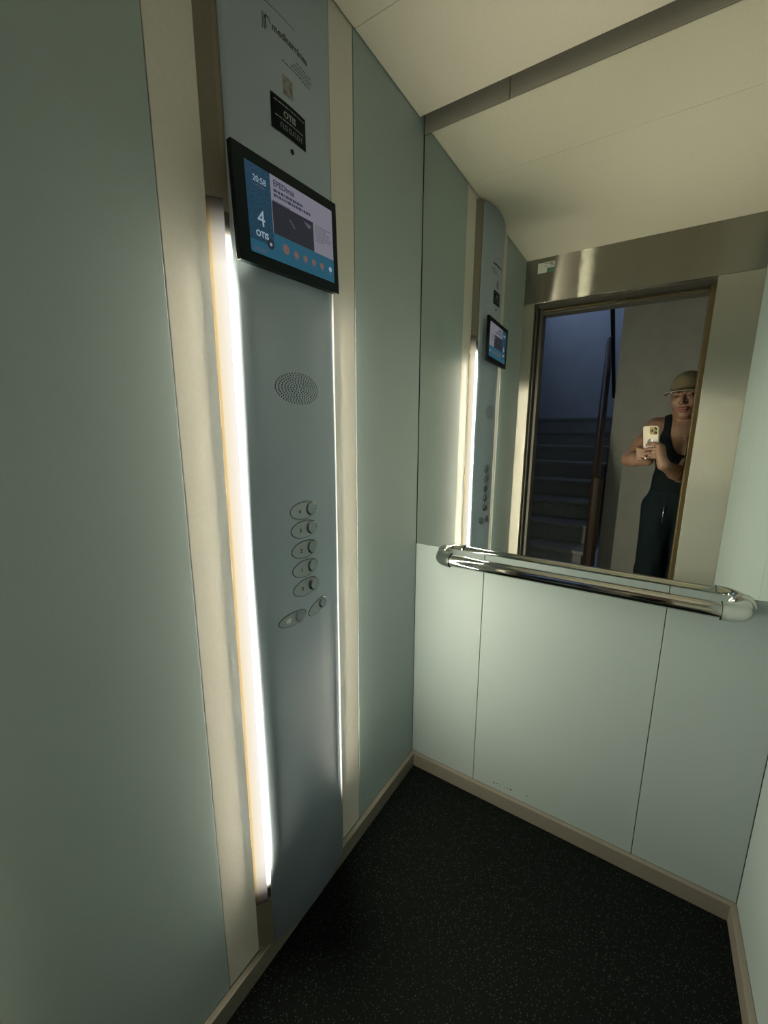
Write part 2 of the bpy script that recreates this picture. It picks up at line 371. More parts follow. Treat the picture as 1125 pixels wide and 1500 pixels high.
# buttons: an oval plate with a raised round cap at one end
def oval(a, b, cy, cz, rot, n=36):
    o = []
    for i in range(n):
        t = 2*math.pi*i/n; u, v = a*math.cos(t), b*math.sin(t)
        o.append((cy+u*math.cos(rot)-v*math.sin(rot), cz+u*math.sin(rot)+v*math.cos(rot)))
    return o
def button(cy, cz, a, b, rot, by, bz, br, glyph, proud=0.0045, lit=False):
    bm = bmesh.new(); rings = []
    for sc, h in ((1.0, -0.001), (1.0, 0.0013), (0.955, 0.0019), (0.90, 0.0007)):
        rings.append([bm.verts.new(oncol(y, z, h)) for y, z in oval(a*sc, b*sc, cy, cz, rot)])
    for A, B in zip(rings, rings[1:]):
        for i in range(len(A)): j = (i+1) % len(A); bm.faces.new((A[i], A[j], B[j], B[i]))
    bm.faces.new(rings[-1])
    pl = cadd(finish(bm, 'floor_button', 'button_plate'))
    bm = bmesh.new(); ra, rb = [[bm.verts.new(oncol(y, z, h)) for y, z in oval(a+e, b+e, cy, cz, rot)] for e, h in ((0.0011, 0.0002), (-0.0001, 0.0014))]
    for i in range(len(ra)): j = (i+1) % len(ra); bm.faces.new((ra[i], ra[j], rb[j], rb[i]))
    finish(bm, 'shadow_ring', 'ink', pl)  # dark ring painted as the shadow line round the raised plate
    bm = bmesh.new(); base = oncol(by, bz, 0)
    lathe_bm(bm, [(br*1.12, 0), (br*1.12, 0.0016), (br, 0.0022), (br, proud), (br*0.9, proud+0.0009), (br*0.6, proud+0.0003), (0, proud)], base, (1, 0, 0), 28)
    finish(bm, 'button_cap', 'button', pl, True)
    if glyph:
        me = text_mesh(glyph, 0.013, 0.0002, 0.0002, 'CENTER'); gy = cy-(by-cy)*0.62; gz = cz-(bz-cz)*0.62
        mapped(me, lambda x, y, z: oncol(gy+x, gz-0.005+y, 0.0009+z)); link('raised_number', me, 'ink', pl)
    return pl
bts = [(1.1365, '4'), (1.0935, '3'), (1.047, '2'), (1.002, '1'), (0.957, '0')]
BTN = []
for i, (z, g) in enumerate(bts):
    BTN.append(button(-0.611, z, 0.0405, 0.0195, math.radians(0 if i < 4 else 2), -0.589, z+0.001, 0.0142, g, 0.0045 if i < 4 else 0.008))
BTN.append(button(-0.573, 0.8955, 0.036, 0.0150, math.radians(14), -0.556, 0.8985, 0.0122, '', 0.0045))
kk = button(-0.653, 0.8935, 0.040, 0.0155, math.radians(2), -0.634, 0.8945, 0.0135, '', 0.0018); BTN.append(kk)
bm = bmesh.new()
vv = [bm.verts.new(oncol(-0.668+dy, 0.8935+dz, 0.0012)) for dy, dz in ((-.006, -.005), (.005, -.006), (.007, .002), (.003, .006), (-.006, .003))]
bm.faces.new(vv); tag(finish(bm, 'pale_mark', 'sticker_w', kk), 'pale worn mark')

# printed name, fine lines, worn sticker, black maker's plate, keyhole
def cprint(name, me, y0, z0, mat, h=0.0002, rot=0.0):
    c, s = math.cos(rot), math.sin(rot)
    mapped(me, lambda x, y, z: oncol(y0+x*c-y*s, z0+x*s+y*c, h+z)); return cadd(link(name, me, mat))
cprint('printed_name', text_mesh('mediterránea', 0.0165, 0.0001, 0.0003), -0.648, 1.9975, 'ink', rot=0.0)
bm = bmesh.new()
def crect(bm, y0, z0, y1, z1, h=0.0003, n=4):
    for i in range(n):
        a, b = y0+(y1-y0)*i/n, y0+(y1-y0)*(i+1)/n
        bm.faces.new([bm.verts.new(oncol(*p, h)) for p in ((a, z0), (b, z0), (b, z1), (a, z1))])
crect(bm, -0.668, 1.988, -0.6665, 2.012); crect(bm, -0.6645, 1.988, -0.6630, 2.012); crect(bm, -0.6615, 1.991, -0.6595, 2.012)
for i in range(10):
    t0, t1 = math.pi*i/10, math.pi*(i+1)/10
    bm.faces.new([bm.verts.new(oncol(-0.6575+r*math.cos(t), 2.003+r*1.2*math.sin(t), 0.0003)) for r, t in ((.005, t0), (.007, t0), (.007, t1), (.005, t1))])
cadd(finish(bm, 'printed_emblem', 'ink'))
bm = bmesh.new()
crect(bm, -0.662, 2.0300, -0.593, 2.0310, n=8)
for z, a, b in ((1.9815, -0.592, -0.547), (1.9755, -0.598, -0.547), (1.9700, -0.606, -0.549), (1.9640, -0.628, -0.552)):
    y = a
    while y < b:
        l = random.uniform(.004, .010); crect(bm, y, z, min(y+l, b), z+0.0016, n=2); y += l+0.0016
cadd(finish(bm, 'printed_lines', 'ink'))
bm = bmesh.new(); crect(bm, -0.628, 1.914, -0.604, 1.944, 0.0004, 4); cadd(finish(bm, 'sticker_print', 'faint'))
bm = bmesh.new(); crect(bm, -0.658, 1.8475, -0.571, 1.902, 0.0010, 10)
r_ = bmesh.ops.solidify(bm, geom=bm.faces[:], thickness=0.0009)
plate = cadd(finish(bm, 'maker_plate', 'black'))
def pprint(name, me, y0, z0, mat):
    mapped(me, lambda x, y, z: oncol(y0+x, z0+y, 0.0022+z)); link(name, me, mat, plate)
pprint('lettering', text_mesh('OTIS', 0.0145, 0.0001, 0.0004), -0.6305, 1.8755, 'inkpale')
bm = bmesh.new()
for z, a, b, hh in ((1.8925, -0.652, -0.577, 0.0018), (1.8695, -0.650, -0.580, 0.0018)):
    y = a
    while y < b:
        l = random.uniform(.003, .009); crect(bm, y, z, min(y+l, b), z+hh, 0.0022, 2); y += l+0.0014
for i in range(11):
    y = -0.638+0.0052*i; crect(bm, y, 1.8555, y+0.0012, 1.8635, 0.0022, 1)
    if i % 2 == 0: crect(bm, y, 1.8625, y+0.0040, 1.8635, 0.0022, 1)
    if i % 3: crect(bm, y, 1.8555, y+0.0038, 1.8563, 0.0022, 1)
finish(bm, 'fine_print', 'inkpale', plate)
bm = bmesh.new(); lathe_bm(bm, [(0.0045, 0.0), (0.0045, 0.0012), (0.003, 0.0012), (0, 0.0006)], oncol(-0.610, 1.829, 0), (1, 0, 0), 16)
cadd(finish(bm, 'keyhole', 'dark'))

# ------------------------------------------------------------------ information display
DC = Vector((0.056, -0.6262, 1.6907)); ang = 0.043; DW, DH = 0.265, 0.176
disp = tag(empty('display_monitor', DC), 'black framed information screen mounted on the control column', 'screen')
def dpt(u, v, h):        # u right 0..DW, v up 0..DH, h proud
    a, b = u-DW/2, v-DH/2
    return Vector((h, a*math.cos(ang)-b*math.sin(ang), a*math.sin(ang)+b*math.cos(ang)))
def dbox(name, u0, v0, u1, v1, h0, h1, mat, parent=disp, bev=0.0):
    bm = bmesh.new(); bm_box(bm, (u0, v0, h0), (u1, v1, h1), bev)
    for v in bm.verts: v.co = dpt(v.co.x, v.co.y, v.co.z)
    return finish(bm, name, mat, parent)
dbox('housing', 0, 0, DW, DH, -0.011, 0.0, 'black', bev=0.0012)
dbox('silver_edge', 0.001, 0.0005, DW-0.001, DH-0.0005, -0.0125, -0.0105, 'chrome')
def screen_mat(name, col, s=1.0, noise=0.0):
    m = principled(name, (0.005, 0.005, 0.005), 0.2, emit=col, estr=s, spec=0.12)
    if noise:
        nt = m.node_tree; b = nt.nodes['Principled BSDF']; n = nt.nodes.new('ShaderNodeTexNoise'); n.inputs['Scale'].default_value = 60
        n.inputs['Detail'].default_value = 5; r = nt.nodes.new('ShaderNodeMapRange'); r.inputs[1].default_value = .3; r.inputs[2].default_value = .7
        r.inputs[3].default_value = s*(1-noise); r.inputs[4].default_value = s*(1+noise)
        nt.links.new(n.outputs['Fac'], r.inputs[0]); nt.links.new(r.outputs[0], b.inputs['Emission Strength'])
    return m
SU0, SU1, SV0, SV1 = 0.024, 0.249, 0.0190, 0.1570
def s_(u, v): return SU0+(SU1-SU0)*u, SV1-(SV1-SV0)*v     # u right, v down in 0..1
def sq(bm, u0, v0, u1, v1, h):
    a, b = s_(u0, v0); c, d = s_(u1, v1)
    bm.faces.new([bm.verts.new(dpt(*p, h)) for p in ((a, d), (c, d), (c, b), (a, b))])
def spart(name, rects, mat, h, parent):
    bm = bmesh.new()
    for r in rects: sq(bm, *r, h)
    return finish(bm, name, mat, parent)
scr = spart('screen', [(0, 0, 1, 1)], screen_mat('screen_deep_blue', (0.013, 0.042, 0.072), 1.0, 0.45), 0.0003, disp)
tag(scr, 'lit screen with a news page and weather row')
M_teal = screen_mat('screen_teal', (0.017, 0.080, 0.125), 1.0, 0.15); M_page = screen_mat('screen_page', (0.165, 0.160, 0.195))
M_pic = screen_mat('screen_picture', (0.018, 0.020, 0.028), 1.0, 0.5); M_txt = screen_mat('screen_dark_text', (0.03, 0.035, 0.06))
M_grey = screen_mat('screen_grey_text', (0.075, 0.075, 0.10)); M_wht = screen_mat('screen_white', (0.24, 0.31, 0.36)); M_or = screen_mat('screen_orange', (0.14, 0.085, 0.075), 1.0, 0.3)
spart('weather_band', [(0, 0.85, 0.245, 1), (0.245, 0.68, 1, 1)], M_teal, 0.0005, scr)
spart('news_page', [(0.245, 0, 1, 0.68)], M_page, 0.0006, scr)
spart('news_picture', [(0.25, 0.30, 0.73, 0.68)], M_pic, 0.0008, scr)
spart('picture_sky', [(0.26, 0.285, 0.45, 0.31)], M_grey, 0.0007, scr)
bm = bmesh.new()
bm.free()
for pts in (((0.43, .425), (0.445, .42), (0.50, .50), (0.485, .505)), ((0.61, .345), (0.70, .36), (0.70, .40), (0.66, .41))):
    bm = bmesh.new(); bm.faces.new([bm.verts.new(dpt(*s_(*p), 0.0009)) for p in pts]); finish(bm, 'picture_highlight', M_grey, scr)
rc = []
for v, u1, dens in ((0.150, 0.61, .8), (0.205, 0.70, .8)):
    u = 0.275
    while u < u1:
        l = random.uniform(.012, .04); rc.append((u, v, min(u+l, u1), v+0.034)); u += l+0.007
spart('news_summary', rc, M_txt, 0.0009, scr)
rc = []
for i in range(7): rc.append((0.755, 0.315+0.032*i, 0.755+(0.21, .15, .20, .19, .22, .21, .12)[i], 0.315+0.032*i+0.010))
spart('news_small_text', rc, M_grey, 0.0009, scr)
def stext(t, size, u, v, mat, bold=0.0):
    me = text_mesh(t, size, 0.0001, bold); a, b = s_(u, v)
    mapped(me, lambda x, y, z: dpt(a+x, b+y, 0.0010+z)); return link('screen_lettering', me, mat, scr)
stext('EPEDimia', 0.0135, 0.275, 0.115, M_txt, 0.0003)
stext('20:58', 0.0135, 0.066, 0.185, M_wht)
spart('date_line', [(0.085, 0.215, 0.12, 0.228), (0.128, 0.215, 0.18, 0.228)], M_grey, 0.0009, scr)
stext('4', 0.036, 0.085, 0.665, M_wht)
stext('OTIS', 0.0135, 0.060, 0.795, M_wht, 0.0004)
def disc(name, u, v, r, mat, h):
    bm = bmesh.new(); a, b = s_(u, v)
    bm.faces.new([bm.verts.new(dpt(a+r*math.cos(t*math.pi/8), b+r*math.sin(t*math.pi/8), h)) for t in range(16)]); return finish(bm, name, mat, scr)
for u, r in ((0.375, 0.0085), (0.495, 0.0065), (0.605, 0.0060), (0.715, 0.0060), (0.825, 0.0060), (0.945, 0.0050)):
    disc('weather_icon', u, 0.815 if u < .4 else 0.83, r, M_or if u < .9 else M_wht, 0.0009)
disc('status_icon', 0.205, 0.835, 0.0085, M_pic, 0.0008); disc('status_icon', 0.208, 0.835, 0.0028, M_wht, 0.0010)
for r4 in [(0.03, .93, .10, .945), (0.11, .93, .17, .945), (0.03, .955, .14, .967)] + [(0.47+.11*i, .885, .52+.11*i, .896) for i in range(5)]:
    spart('weather_small_text', [r4], M_grey, 0.0007, scr)

# ------------------------------------------------------------------ notices on the steel header
st = tag(empty('header_sticker', (0.104, -D, 2.167)), 'white and green notice sticker on the steel door header', 'sticker')
def stick(name, x0, z0, x1, z1, mat, d=0.0006, parent=None):
    o = box(name, (x0-0.104, 0.0, z0-2.167), (x1-0.104, d, z1-2.167), mat, st); return o
stick('white_field', 0.061, 2.164, 0.146, 2.192, 'sticker_w'); stick('white_field', 0.061, 2.142, 0.1075, 2.164, 'sticker_w')
stick('green_field', 0.1085, 2.142, 0.146, 2.163, 'sticker_g')
for x, z, w_ in ((.094, 2.184, .022), (.121, 2.184, .020), (.118, 2.178, .024), (.096, 2.172, .012), (.125, 2.171, .018)):
    stick('dark_print', x, z, x+w_, z+0.003, 'ink', 0.0009)

# ------------------------------------------------------------------ doorway: car door edge, sill, bronze landing frame
YF0, YF1 = -1.300, -1.385
tag(box('floor_sill', (XL-0.05, -1.40, -0.05), (XR+0.06, -D-0.031, -0.001), 'alu', None, bev=0.001), 'aluminium door sill across the doorway', kind='structure')
ld = tag(empty('door_1', (0.0, -1.258, 0.0)), 'retracted brushed steel lift door leaf', kind='structure')
box('door_leaf', (-0.46, -0.014, 0.004), (XL-0.004, 0.012, 2.03), 'steel_v', ld, bev=0.002)
box('door_edge_strip', (XL-0.004, -0.016, 0.004), (XL+0.008, 0.010, 2.03), 'darkframe', ld, bev=0.002)
fr_ = tag(empty('trim_1', (0.0, YF0, 0.0)), 'bronze landing door frame around the doorway', kind='structure')
XFL, XFR, ZFT = 0.083, 0.829, 1.956
box('frame_post', (XFL-0.05, YF1-YF0, 0.0), (XFL, 0.0, ZFT+0.06), 'darkframe', fr_, bev=0.002)  # same bronze frame; its shade is put into a darker colour here
box('frame_post', (XFR, YF1-YF0, 0.0), (XFR+0.05, 0.0, ZFT+0.06), 'bronze', fr_, bev=0.002)
box('frame_head', (XFL, YF1-YF0, ZFT), (XFR, 0.0, ZFT+0.06), 'darkframe', fr_, bev=0.002)
box('door_track', (XFL+0.005, 0.001, 1.969), (0.440, 0.012, 1.974), 'bronze', fr_, bev=0.0008)
box('door_track', (0.446, 0.001, 1.962), (XFR-0.004, 0.012, 1.967), 'bronze', fr_, bev=0.0008)
box('track_cover', (-0.06, 0.002, 1.985), (W+0.03, 0.070, 2.035), 'darkframe', fr_)

# ------------------------------------------------------------------ landing and stairwell
YL = -2.75
tag(box('floor_landing', (-0.80, -2.75, -0.06), (2.3, -1.405, 0.0), 'stone', None), 'grey stone landing floor', kind='structure')
bm = bmesh.new()
bm_box(bm, (-0.80, -1.395, 0), (XFL-0.05, -1.315, 3.0)); bm_box(bm, (XFR+0.05, -1.395, 0), (2.3, -1.315, 3.0)); bm_box(bm, (XFL-0.05, -1.395, ZFT+0.06), (XFR+0.05, -1.315, 3.0))
tag(finish(bm, 'wall_landing', 'plaster'), 'plastered landing wall around the lift doorway', kind='structure')
tag(box('wall_landing_far', (0.375, -4.70, 0.0), (2.3, YL, 4.2), 'plaster', None), 'grey brown plastered wall facing the lift', kind='structure')
tag(box('wall_landing_side', (2.3, -4.70, 0.0), (2.4, -1.315, 4.2), 'plaster', None), 'plastered side wall of the landing', kind='structure')
ws = tag(empty('wall_stairwell_side'), 'plastered stairwell side wall with dusk blue in its colour', kind='structure')
WY0, WY1, WZ0, WZ1 = -4.3, -3.2, 2.75, 3.75
for lo, hi in (((-0.9, -4.7, 0), (-0.8, -1.315, WZ0)), ((-0.9, -4.7, WZ1), (-0.8, -1.315, 4.2)), ((-0.9, -4.7, WZ0), (-0.8, WY0, WZ1)), ((-0.9, WY1, WZ0), (-0.8, -1.315, WZ1))):
    box('wall_section', lo, hi, 'plaster_dusk', ws)
tag(box('wall_stairwell_far', (-0.9, -4.8, 0), (0.375, -4.70, 4.2), 'plaster_dusk', None), 'plastered far wall of the stairwell with dusk blue in its colour', kind='structure')
tag(box('ceiling_landing', (-0.8, -2.75, 3.0), (2.3, -1.315, 3.1), 'plaster', None), 'plastered landing ceiling', kind='structure')
tag(box('ceiling_stairwell', (-0.9, -4.8, 4.2), (2.4, -2.75, 4.3), 'plaster', None), 'plastered stairwell ceiling', kind='structure')
tag(box('wall_over_landing', (-0.8, -2.75, 3.1), (2.3, -2.65, 4.2), 'plaster', None), 'plastered wall above the landing', kind='structure')
# window to the dusk sky high in the stairwell
wn = tag(empty('window_1', (-0.85, (WY0+WY1)/2, WZ0)), 'stairwell window onto the blue dusk sky', kind='structure')
cy_ = (WY0+WY1)/2; hw_ = (WY1-WY0)/2; hz_ = WZ1-WZ0
for lo, hi in (((-0.03, -hw_, 0), (0.03, -hw_+0.05, hz_)), ((-0.03, hw_-0.05, 0), (0.03, hw_, hz_)), ((-0.03, -hw_+0.05, 0), (0.03, hw_-0.05, 0.05)), ((-0.03, -hw_+0.05, hz_-0.05), (0.03, hw_-0.05, hz_)), ((-0.02, -0.02, 0.05), (0.02, 0.02, hz_-0.05))):
    box('window_frame', lo, hi, 'darkframe', wn)
MT['dusk'] = principled('dusk_sky_pane', (0.1, 0.12, 0.15), 0.1, emit=(0.42, 0.52, 0.80), estr=4)
for a, b in ((-hw_+0.05, -0.02), (0.02, hw_-0.05)): box('pane', (-0.006, a, 0.05), (0.0, b, hz_-0.05), 'dusk', wn)

stairs = tag(empty('staircase', (0, -2.12, 0)), 'grey stone staircase rising away from the landing', 'staircase')
N = 9
for i in range(N):
    z1 = 0.165*(i+1); y0 = -0.28*i
    box('step', (-0.798, y0-0.28 if i < N-1 else -2.578, 0.0), (0.28, y0, z1-0.03), 'stone', stairs)
    box('tread', (-0.798, y0-0.28 if i < N-1 else -2.578, z1-0.03), (0.295, y0+0.02, z1), 'stone', stairs, bev=0.003)
# wooden stair handrail beside the flight
sr = tag(empty('stair_handrail', (0.31, -2.34, 0)), 'dark brown wooden handrail and post at the foot of the stairs', 'handrail')
def rail_bar(name, a, b, hw, hh, mat, parent, org):
    a, b = Vector(a), Vector(b); t = (b-a).normalized(); sx = Vector((1, 0, 0)); sx = (sx-t*sx.dot(t)).normalized(); up = sx.cross(t)
    bm = bmesh.new(); pr = [(hw*math.cos(k*math.pi/8)*(1.0), hh*math.sin(k*math.pi/8)) for k in range(16)]
    r0 = [bm.verts.new(a+sx*p+up*q-org) for p, q in pr]; r1 = [bm.verts.new(b+sx*p+up*q-org) for p, q in pr]
    for k in range(16): bm.faces.new((r0[k], r0[(k+1) % 16], r1[(k+1) % 16], r1[k]))
    bm.faces.new(r0[::-1]); bm.faces.new(r1); return finish(bm, name, mat, parent)
og = Vector((0.31, -2.34, 0))
rail_bar('wooden_rail', (0.335, -2.30, 0.97), (0.215, -3.62, 2.20), 0.032, 0.05, 'wood', sr, og)
rail_bar('newel_post', (0.345, -2.34, 0.0), (0.345, -2.34, 0.96), 0.045, 0.045, 'wood', sr, og)
for k in range(4):
    t = (k+1)/5; p = Vector((0.335, -2.30, 0.95)).lerp(Vector((0.215, -3.62, 2.17)), t*0.8)
    zb = 0.165*(int((-2.12-p.y)/0.28)+1)
    rail_bar('baluster', (p.x, p.y, zb), (p.x, p.y, p.z), 0.012, 0.012, 'wood', sr, og)
sr2 = tag(empty('upper_handrail', (0.32, -2.9, 1.9)), 'thin dark handrail of the upper flight coming forward', 'handrail')
o2 = Vector((0.32, -2.9, 1.9))
rail_bar('rail', (0.300, -3.60, 1.67), (0.318, -2.42, 2.25), 0.016, 0.03, 'black', sr2, o2)
rail_bar('end_bracket', (0.300, -3.60, 1.66), (0.374, -3.60, 1.66), 0.016, 0.02, 'black', sr2, o2)
rail_bar('end_bracket', (0.318, -2.80, 2.06), (0.374, -2.80, 2.06), 0.016, 0.02, 'black', sr2, o2)

# ------------------------------------------------------------------ person: signed-distance body, meshed by surface nets
def snets(V, org, h):
    nx, ny, nz = V.shape; ins = V < 0
    cnt = np.zeros((nx-1, ny-1, nz-1), np.int8); acc = np.zeros((nx-1, ny-1, nz-1, 3), np.float32); num = np.zeros((nx-1, ny-1, nz-1), np.float32)
    crn = [(i, j, k) for i in (0, 1) for j in (0, 1) for k in (0, 1)]
    def sl(c): return tuple(slice(a, a+n-1) for a, n in zip(c, (nx, ny, nz)))
    for a in crn:
        for ax in range(3):
            if a[ax]: continue
            b = list(a); b[ax] = 1
            va, vb = V[sl(a)], V[sl(tuple(b))]; cr = (va < 0) != (vb < 0)
            if not cr.any(): continue
            t = np.where(cr, va/np.where(cr, va-vb, 1), 0)
            for q in range(3):
                acc[..., q] += np.where(cr, a[q] + (t if q == ax else 0), 0)
            num += cr
    act = num > 0; idx = -np.ones(act.shape, np.int64); idx[act] = np.arange(act.sum())
    ii = np.argwhere(act); P = (ii + acc[act]/num[act][:, None])*h + np.array(org)
    F = []
    for ax in range(3):
        u, v = (ax+1) % 3, (ax+2) % 3
        lo = [slice(None)]*3; hi = [slice(None)]*3; lo[ax] = slice(0, -1); hi[ax] = slice(1, None)
        cr = ins[tuple(lo)] != ins[tuple(hi)]; fl = ins[tuple(lo)]
        e = np.argwhere(cr); f = fl[cr]
        ok = (e[:, u] > 0) & (e[:, v] > 0) & (e[:, u] < act.shape[u]) & (e[:, v] < act.shape[v]); e = e[ok]; f = f[ok]
        def g(du, dv): q = e.copy(); q[:, u] -= du; q[:, v] -= dv; return idx[q[:, 0], q[:, 1], q[:, 2]]
        qd = np.stack([g(1, 1), g(0, 1), g(0, 0), g(1, 0)], 1); qd[~f] = qd[~f][:, ::-1]; F.append(qd)
    return P, np.concatenate(F)
class Field:
    def __init__(s, lo, hi, h):
        s.lo = np.array(lo, np.float32); s.h = h; s.n = [int((b-a)/h)+1 for a, b in zip(lo, hi)]
        s.V = np.full(s.n, 0.3, np.float32)
    def region(s, lo, hi):
        a = [max(0, int((l-o)/s.h)) for l, o in zip(lo, s.lo)]; b = [min(n, int((l-o)/s.h)+2) for l, o, n in zip(hi, s.lo, s.n)]
        if any(q <= p for p, q in zip(a, b)): return None
        g = np.meshgrid(*[o+s.h*np.arange(p, q, dtype=np.float32) for o, p, q in zip(s.lo, a, b)], indexing='ij')
        return tuple(slice(p, q) for p, q in zip(a, b)), g
    def blend(s, r, d, k, sub=False):
        V = s.V[r]
        if sub:
            hh = np.maximum(k-np.abs(V+d), 0)/k; s.V[r] = np.maximum(V, -d) + hh*hh*k/4
        else:
            hh = np.maximum(k-np.abs(V-d), 0)/k; s.V[r] = np.minimum(V, d) - hh*hh*k/4
    def cone(s, a, b, ra, rb, k=0.02):
        a, b = np.array(a, np.float32), np.array(b, np.float32); m = max(ra, rb)+k+0.01
        R = s.region(np.minimum(a, b)-m, np.maximum(a, b)+m)
        if R is None: return
        r, (X, Y, Z) = R; d = b-a; L = float(d@d)+1e-9
        t = np.clip(((X-a[0])*d[0]+(Y-a[1])*d[1]+(Z-a[2])*d[2])/L, 0, 1)
        q = np.sqrt((X-a[0]-t*d[0])**2+(Y-a[1]-t*d[1])**2+(Z-a[2]-t*d[2])**2) - (ra+(rb-ra)*t)
        s.blend(r, q, k)
    def chain(s, pts, rs, k=0.02):
        for i in range(len(pts)-1): s.cone(pts[i], pts[i+1], rs[i], rs[i+1], k)
    def ell(s, c, rad, k=0.02, rot=None, sub=False):
        c = np.array(c, np.float32); m = max(rad)+k+0.01
        R = s.region(c-m, c+m)
        if R is None: return
        r, (X, Y, Z) = R; X, Y, Z = X-c[0], Y-c[1], Z-c[2]
        if rot is not None:
            A = np.array(rot, np.float32); X, Y, Z = (A[0][0]*X+A[0][1]*Y+A[0][2]*Z, A[1][0]*X+A[1][1]*Y+A[1][2]*Z, A[2][0]*X+A[2][1]*Y+A[2][2]*Z)
        k0 = np.sqrt((X/rad[0])**2+(Y/rad[1])**2+(Z/rad[2])**2); k1 = np.sqrt((X/rad[0]**2)**2+(Y/rad[1]**2)**2+(Z/rad[2]**2)**2)
        s.blend(r, k0*(k0-1)/np.maximum(k1, 1e-6), k, sub)
    def grid(s):
        return np.meshgrid(*[o+s.h*np.arange(n, dtype=np.float32) for o, n in zip(s.lo, s.n)], indexing='ij')
    def mesh(s, name, org, smooth=2):
        P, F = snets(s.V, s.lo, s.h)
        P = P - np.array(org)
        for _ in range(smooth):      # light Laplacian pass
            A = np.zeros_like(P); C = np.zeros(len(P))
            for i in range(4):
                a, b = F[:, i], F[:, (i+1) % 4]
                for q in range(3): A[:, q] += np.bincount(a, P[b, q], len(P)) + np.bincount(b, P[a, q], len(P))
                C += np.bincount(a, minlength=len(P)) + np.bincount(b, minlength=len(P))
            P = P*0.5 + 0.5*A/np.maximum(C, 1)[:, None]
        me = bpy.data.meshes.new(name); me.from_pydata(P.tolist(), [], F.tolist()); me.update()
        return me

PX = 0.828                                    # body mid-line
ORG = Vector((PX, -1.62, 0.0))
person = tag(empty('person', ORG), 'person in a cap and black sleeveless outfit holding a phone in the doorway', 'person')
# head frame
hyaw, hpit, hrol = math.radians(16), math.radians(-6), math.radians(4)
hf = Vector((-math.sin(hyaw)*math.cos(hpit), math.cos(hyaw)*math.cos(hpit), math.sin(hpit)))
hr_ = hf.cross(Vector((0, 0, 1))).normalized(); hu = hr_.cross(hf)
hr2 = hr_*math.cos(hrol)+hu*math.sin(hrol); hu = hu*math.cos(hrol)-hr_*math.sin(hrol); hr_ = hr2
HC = Vector((0.812, -1.592, 1.508))
def hp(r, f, u): return tuple(HC + hr_*r + hf*f + hu*u)
HROT = [list(hr_), list(hf), list(hu)]
# phone frame: r along Rt, u along Up, f along Fw (the phone's back faces Fw); lens at the camera point
def pp(r, u, f): return tuple(CAM + Rt*r + Up*u + Fw*f)

SHL, SHR = (0.685, -1.615, 1.335), (0.968, -1.635, 1.335)
ELL, WRL = (0.574, -1.500, 1.158), pp(-0.062, -0.160, -0.045)
ELR, WRR = (0.828, -1.485, 1.078), pp(0.052, -0.165, 0.002)
def torso(f, e=0.0):
    f.ell((PX, -1.625, 1.235), (0.142+e, 0.098+e, 0.165+e), 0.03)              # rib cage
    f.ell((PX, -1.620, 1.335), (0.120+e, 0.062+e, 0.052+e), 0.05)              # upper chest and shoulders
    f.ell((PX-0.064, -1.548, 1.205), (0.062+e, 0.060+e, 0.062+e), 0.035)       # bust
    f.ell((PX+0.064, -1.552, 1.205), (0.062+e, 0.060+e, 0.062+e), 0.035)
    f.ell((PX, -1.620, 1.040), (0.122+e, 0.092+e, 0.120+e), 0.05)              # waist
    f.ell((PX, -1.622, 0.900), (0.143+e, 0.108+e, 0.120+e), 0.06)              # hips
    f.ell((PX, -1.665, 0.860), (0.130+e, 0.085+e, 0.095+e), 0.05)
LEGS = [((PX-0.078, -1.620, 0.87), (PX-0.082, -1.610, 0.47), (PX-0.085, -1.640, 0.09), (PX-0.092, -1.535, 0.035)),
        ((PX+0.078, -1.620, 0.87), (PX+0.085, -1.610, 0.47), (PX+0.090, -1.640, 0.09), (PX+0.100, -1.535, 0.035))]

hB = 0.0045
B = Field((0.50, -1.80, 0.0), (1.09, -1.20, 1.66), hB)
torso(B)
for a, k_, c, t in LEGS:
    B.chain([a, k_, c], [0.072, 0.054, 0.036], 0.03); B.cone((c[0], c[1]-0.015, 0.045), t, 0.034, 0.024, 0.03)
B.chain([(PX, -1.632, 1.36), hp(0, -0.028, -0.085)], [0.056, 0.050], 0.035)      # neck
B.cone((PX, -1.640, 1.378), SHL, 0.040, 0.042, 0.04); B.cone((PX, -1.640, 1.378), SHR, 0.040, 0.042, 0.04)
for sh, el, wr in ((SHL, ELL, WRL), (SHR, ELR, WRR)):
    B.ell(sh, (0.05, 0.05, 0.052), 0.03)
    m1 = tuple(np.array(sh)*.5+np.array(el)*.5); m2 = tuple(np.array(el)*.65+np.array(wr)*.35)
    B.chain([sh, m1, el], [0.047, 0.043, 0.036], 0.02); B.chain([el, m2, wr], [0.036, 0.038, 0.025], 0.015)
# head
B.ell(hp(0, -0.018, 0.032), (0.074, 0.092, 0.088), 0.02, HROT)
B.ell(hp(0, 0.012, -0.035), (0.060, 0.070, 0.078), 0.03, HROT)
B.ell(hp(0, 0.040, -0.092), (0.026, 0.028, 0.022), 0.03, HROT)                    # chin
for s in (-1, 1):
    B.ell(hp(s*0.040, 0.052, -0.030), (0.024, 0.022, 0.022), 0.02, HROT)          # cheek
    B.cone(hp(s*0.058, -0.005, -0.070), hp(s*0.012, 0.058, -0.100), 0.016, 0.014, 0.02)   # jaw
    B.ell(hp(s*0.074, -0.022, -0.012), (0.010, 0.018, 0.032), 0.006, HROT)        # ear
    B.ell(hp(s*0.031, 0.088, 0.002), (0.019, 0.016, 0.012), 0.010, HROT, sub=True)   # eye socket
    B.ell(hp(s*0.031, 0.069, 0.000), (0.015, 0.013, 0.011), 0.003, HROT)          # eyelid
    B.cone(hp(s*0.014, 0.084, 0.022), hp(s*0.050, 0.070, 0.020), 0.006, 0.005, 0.012)   # brow
    B.ell(hp(s*0.012, 0.088, -0.038), (0.009, 0.009, 0.008), 0.006, HROT)         # nostril wing
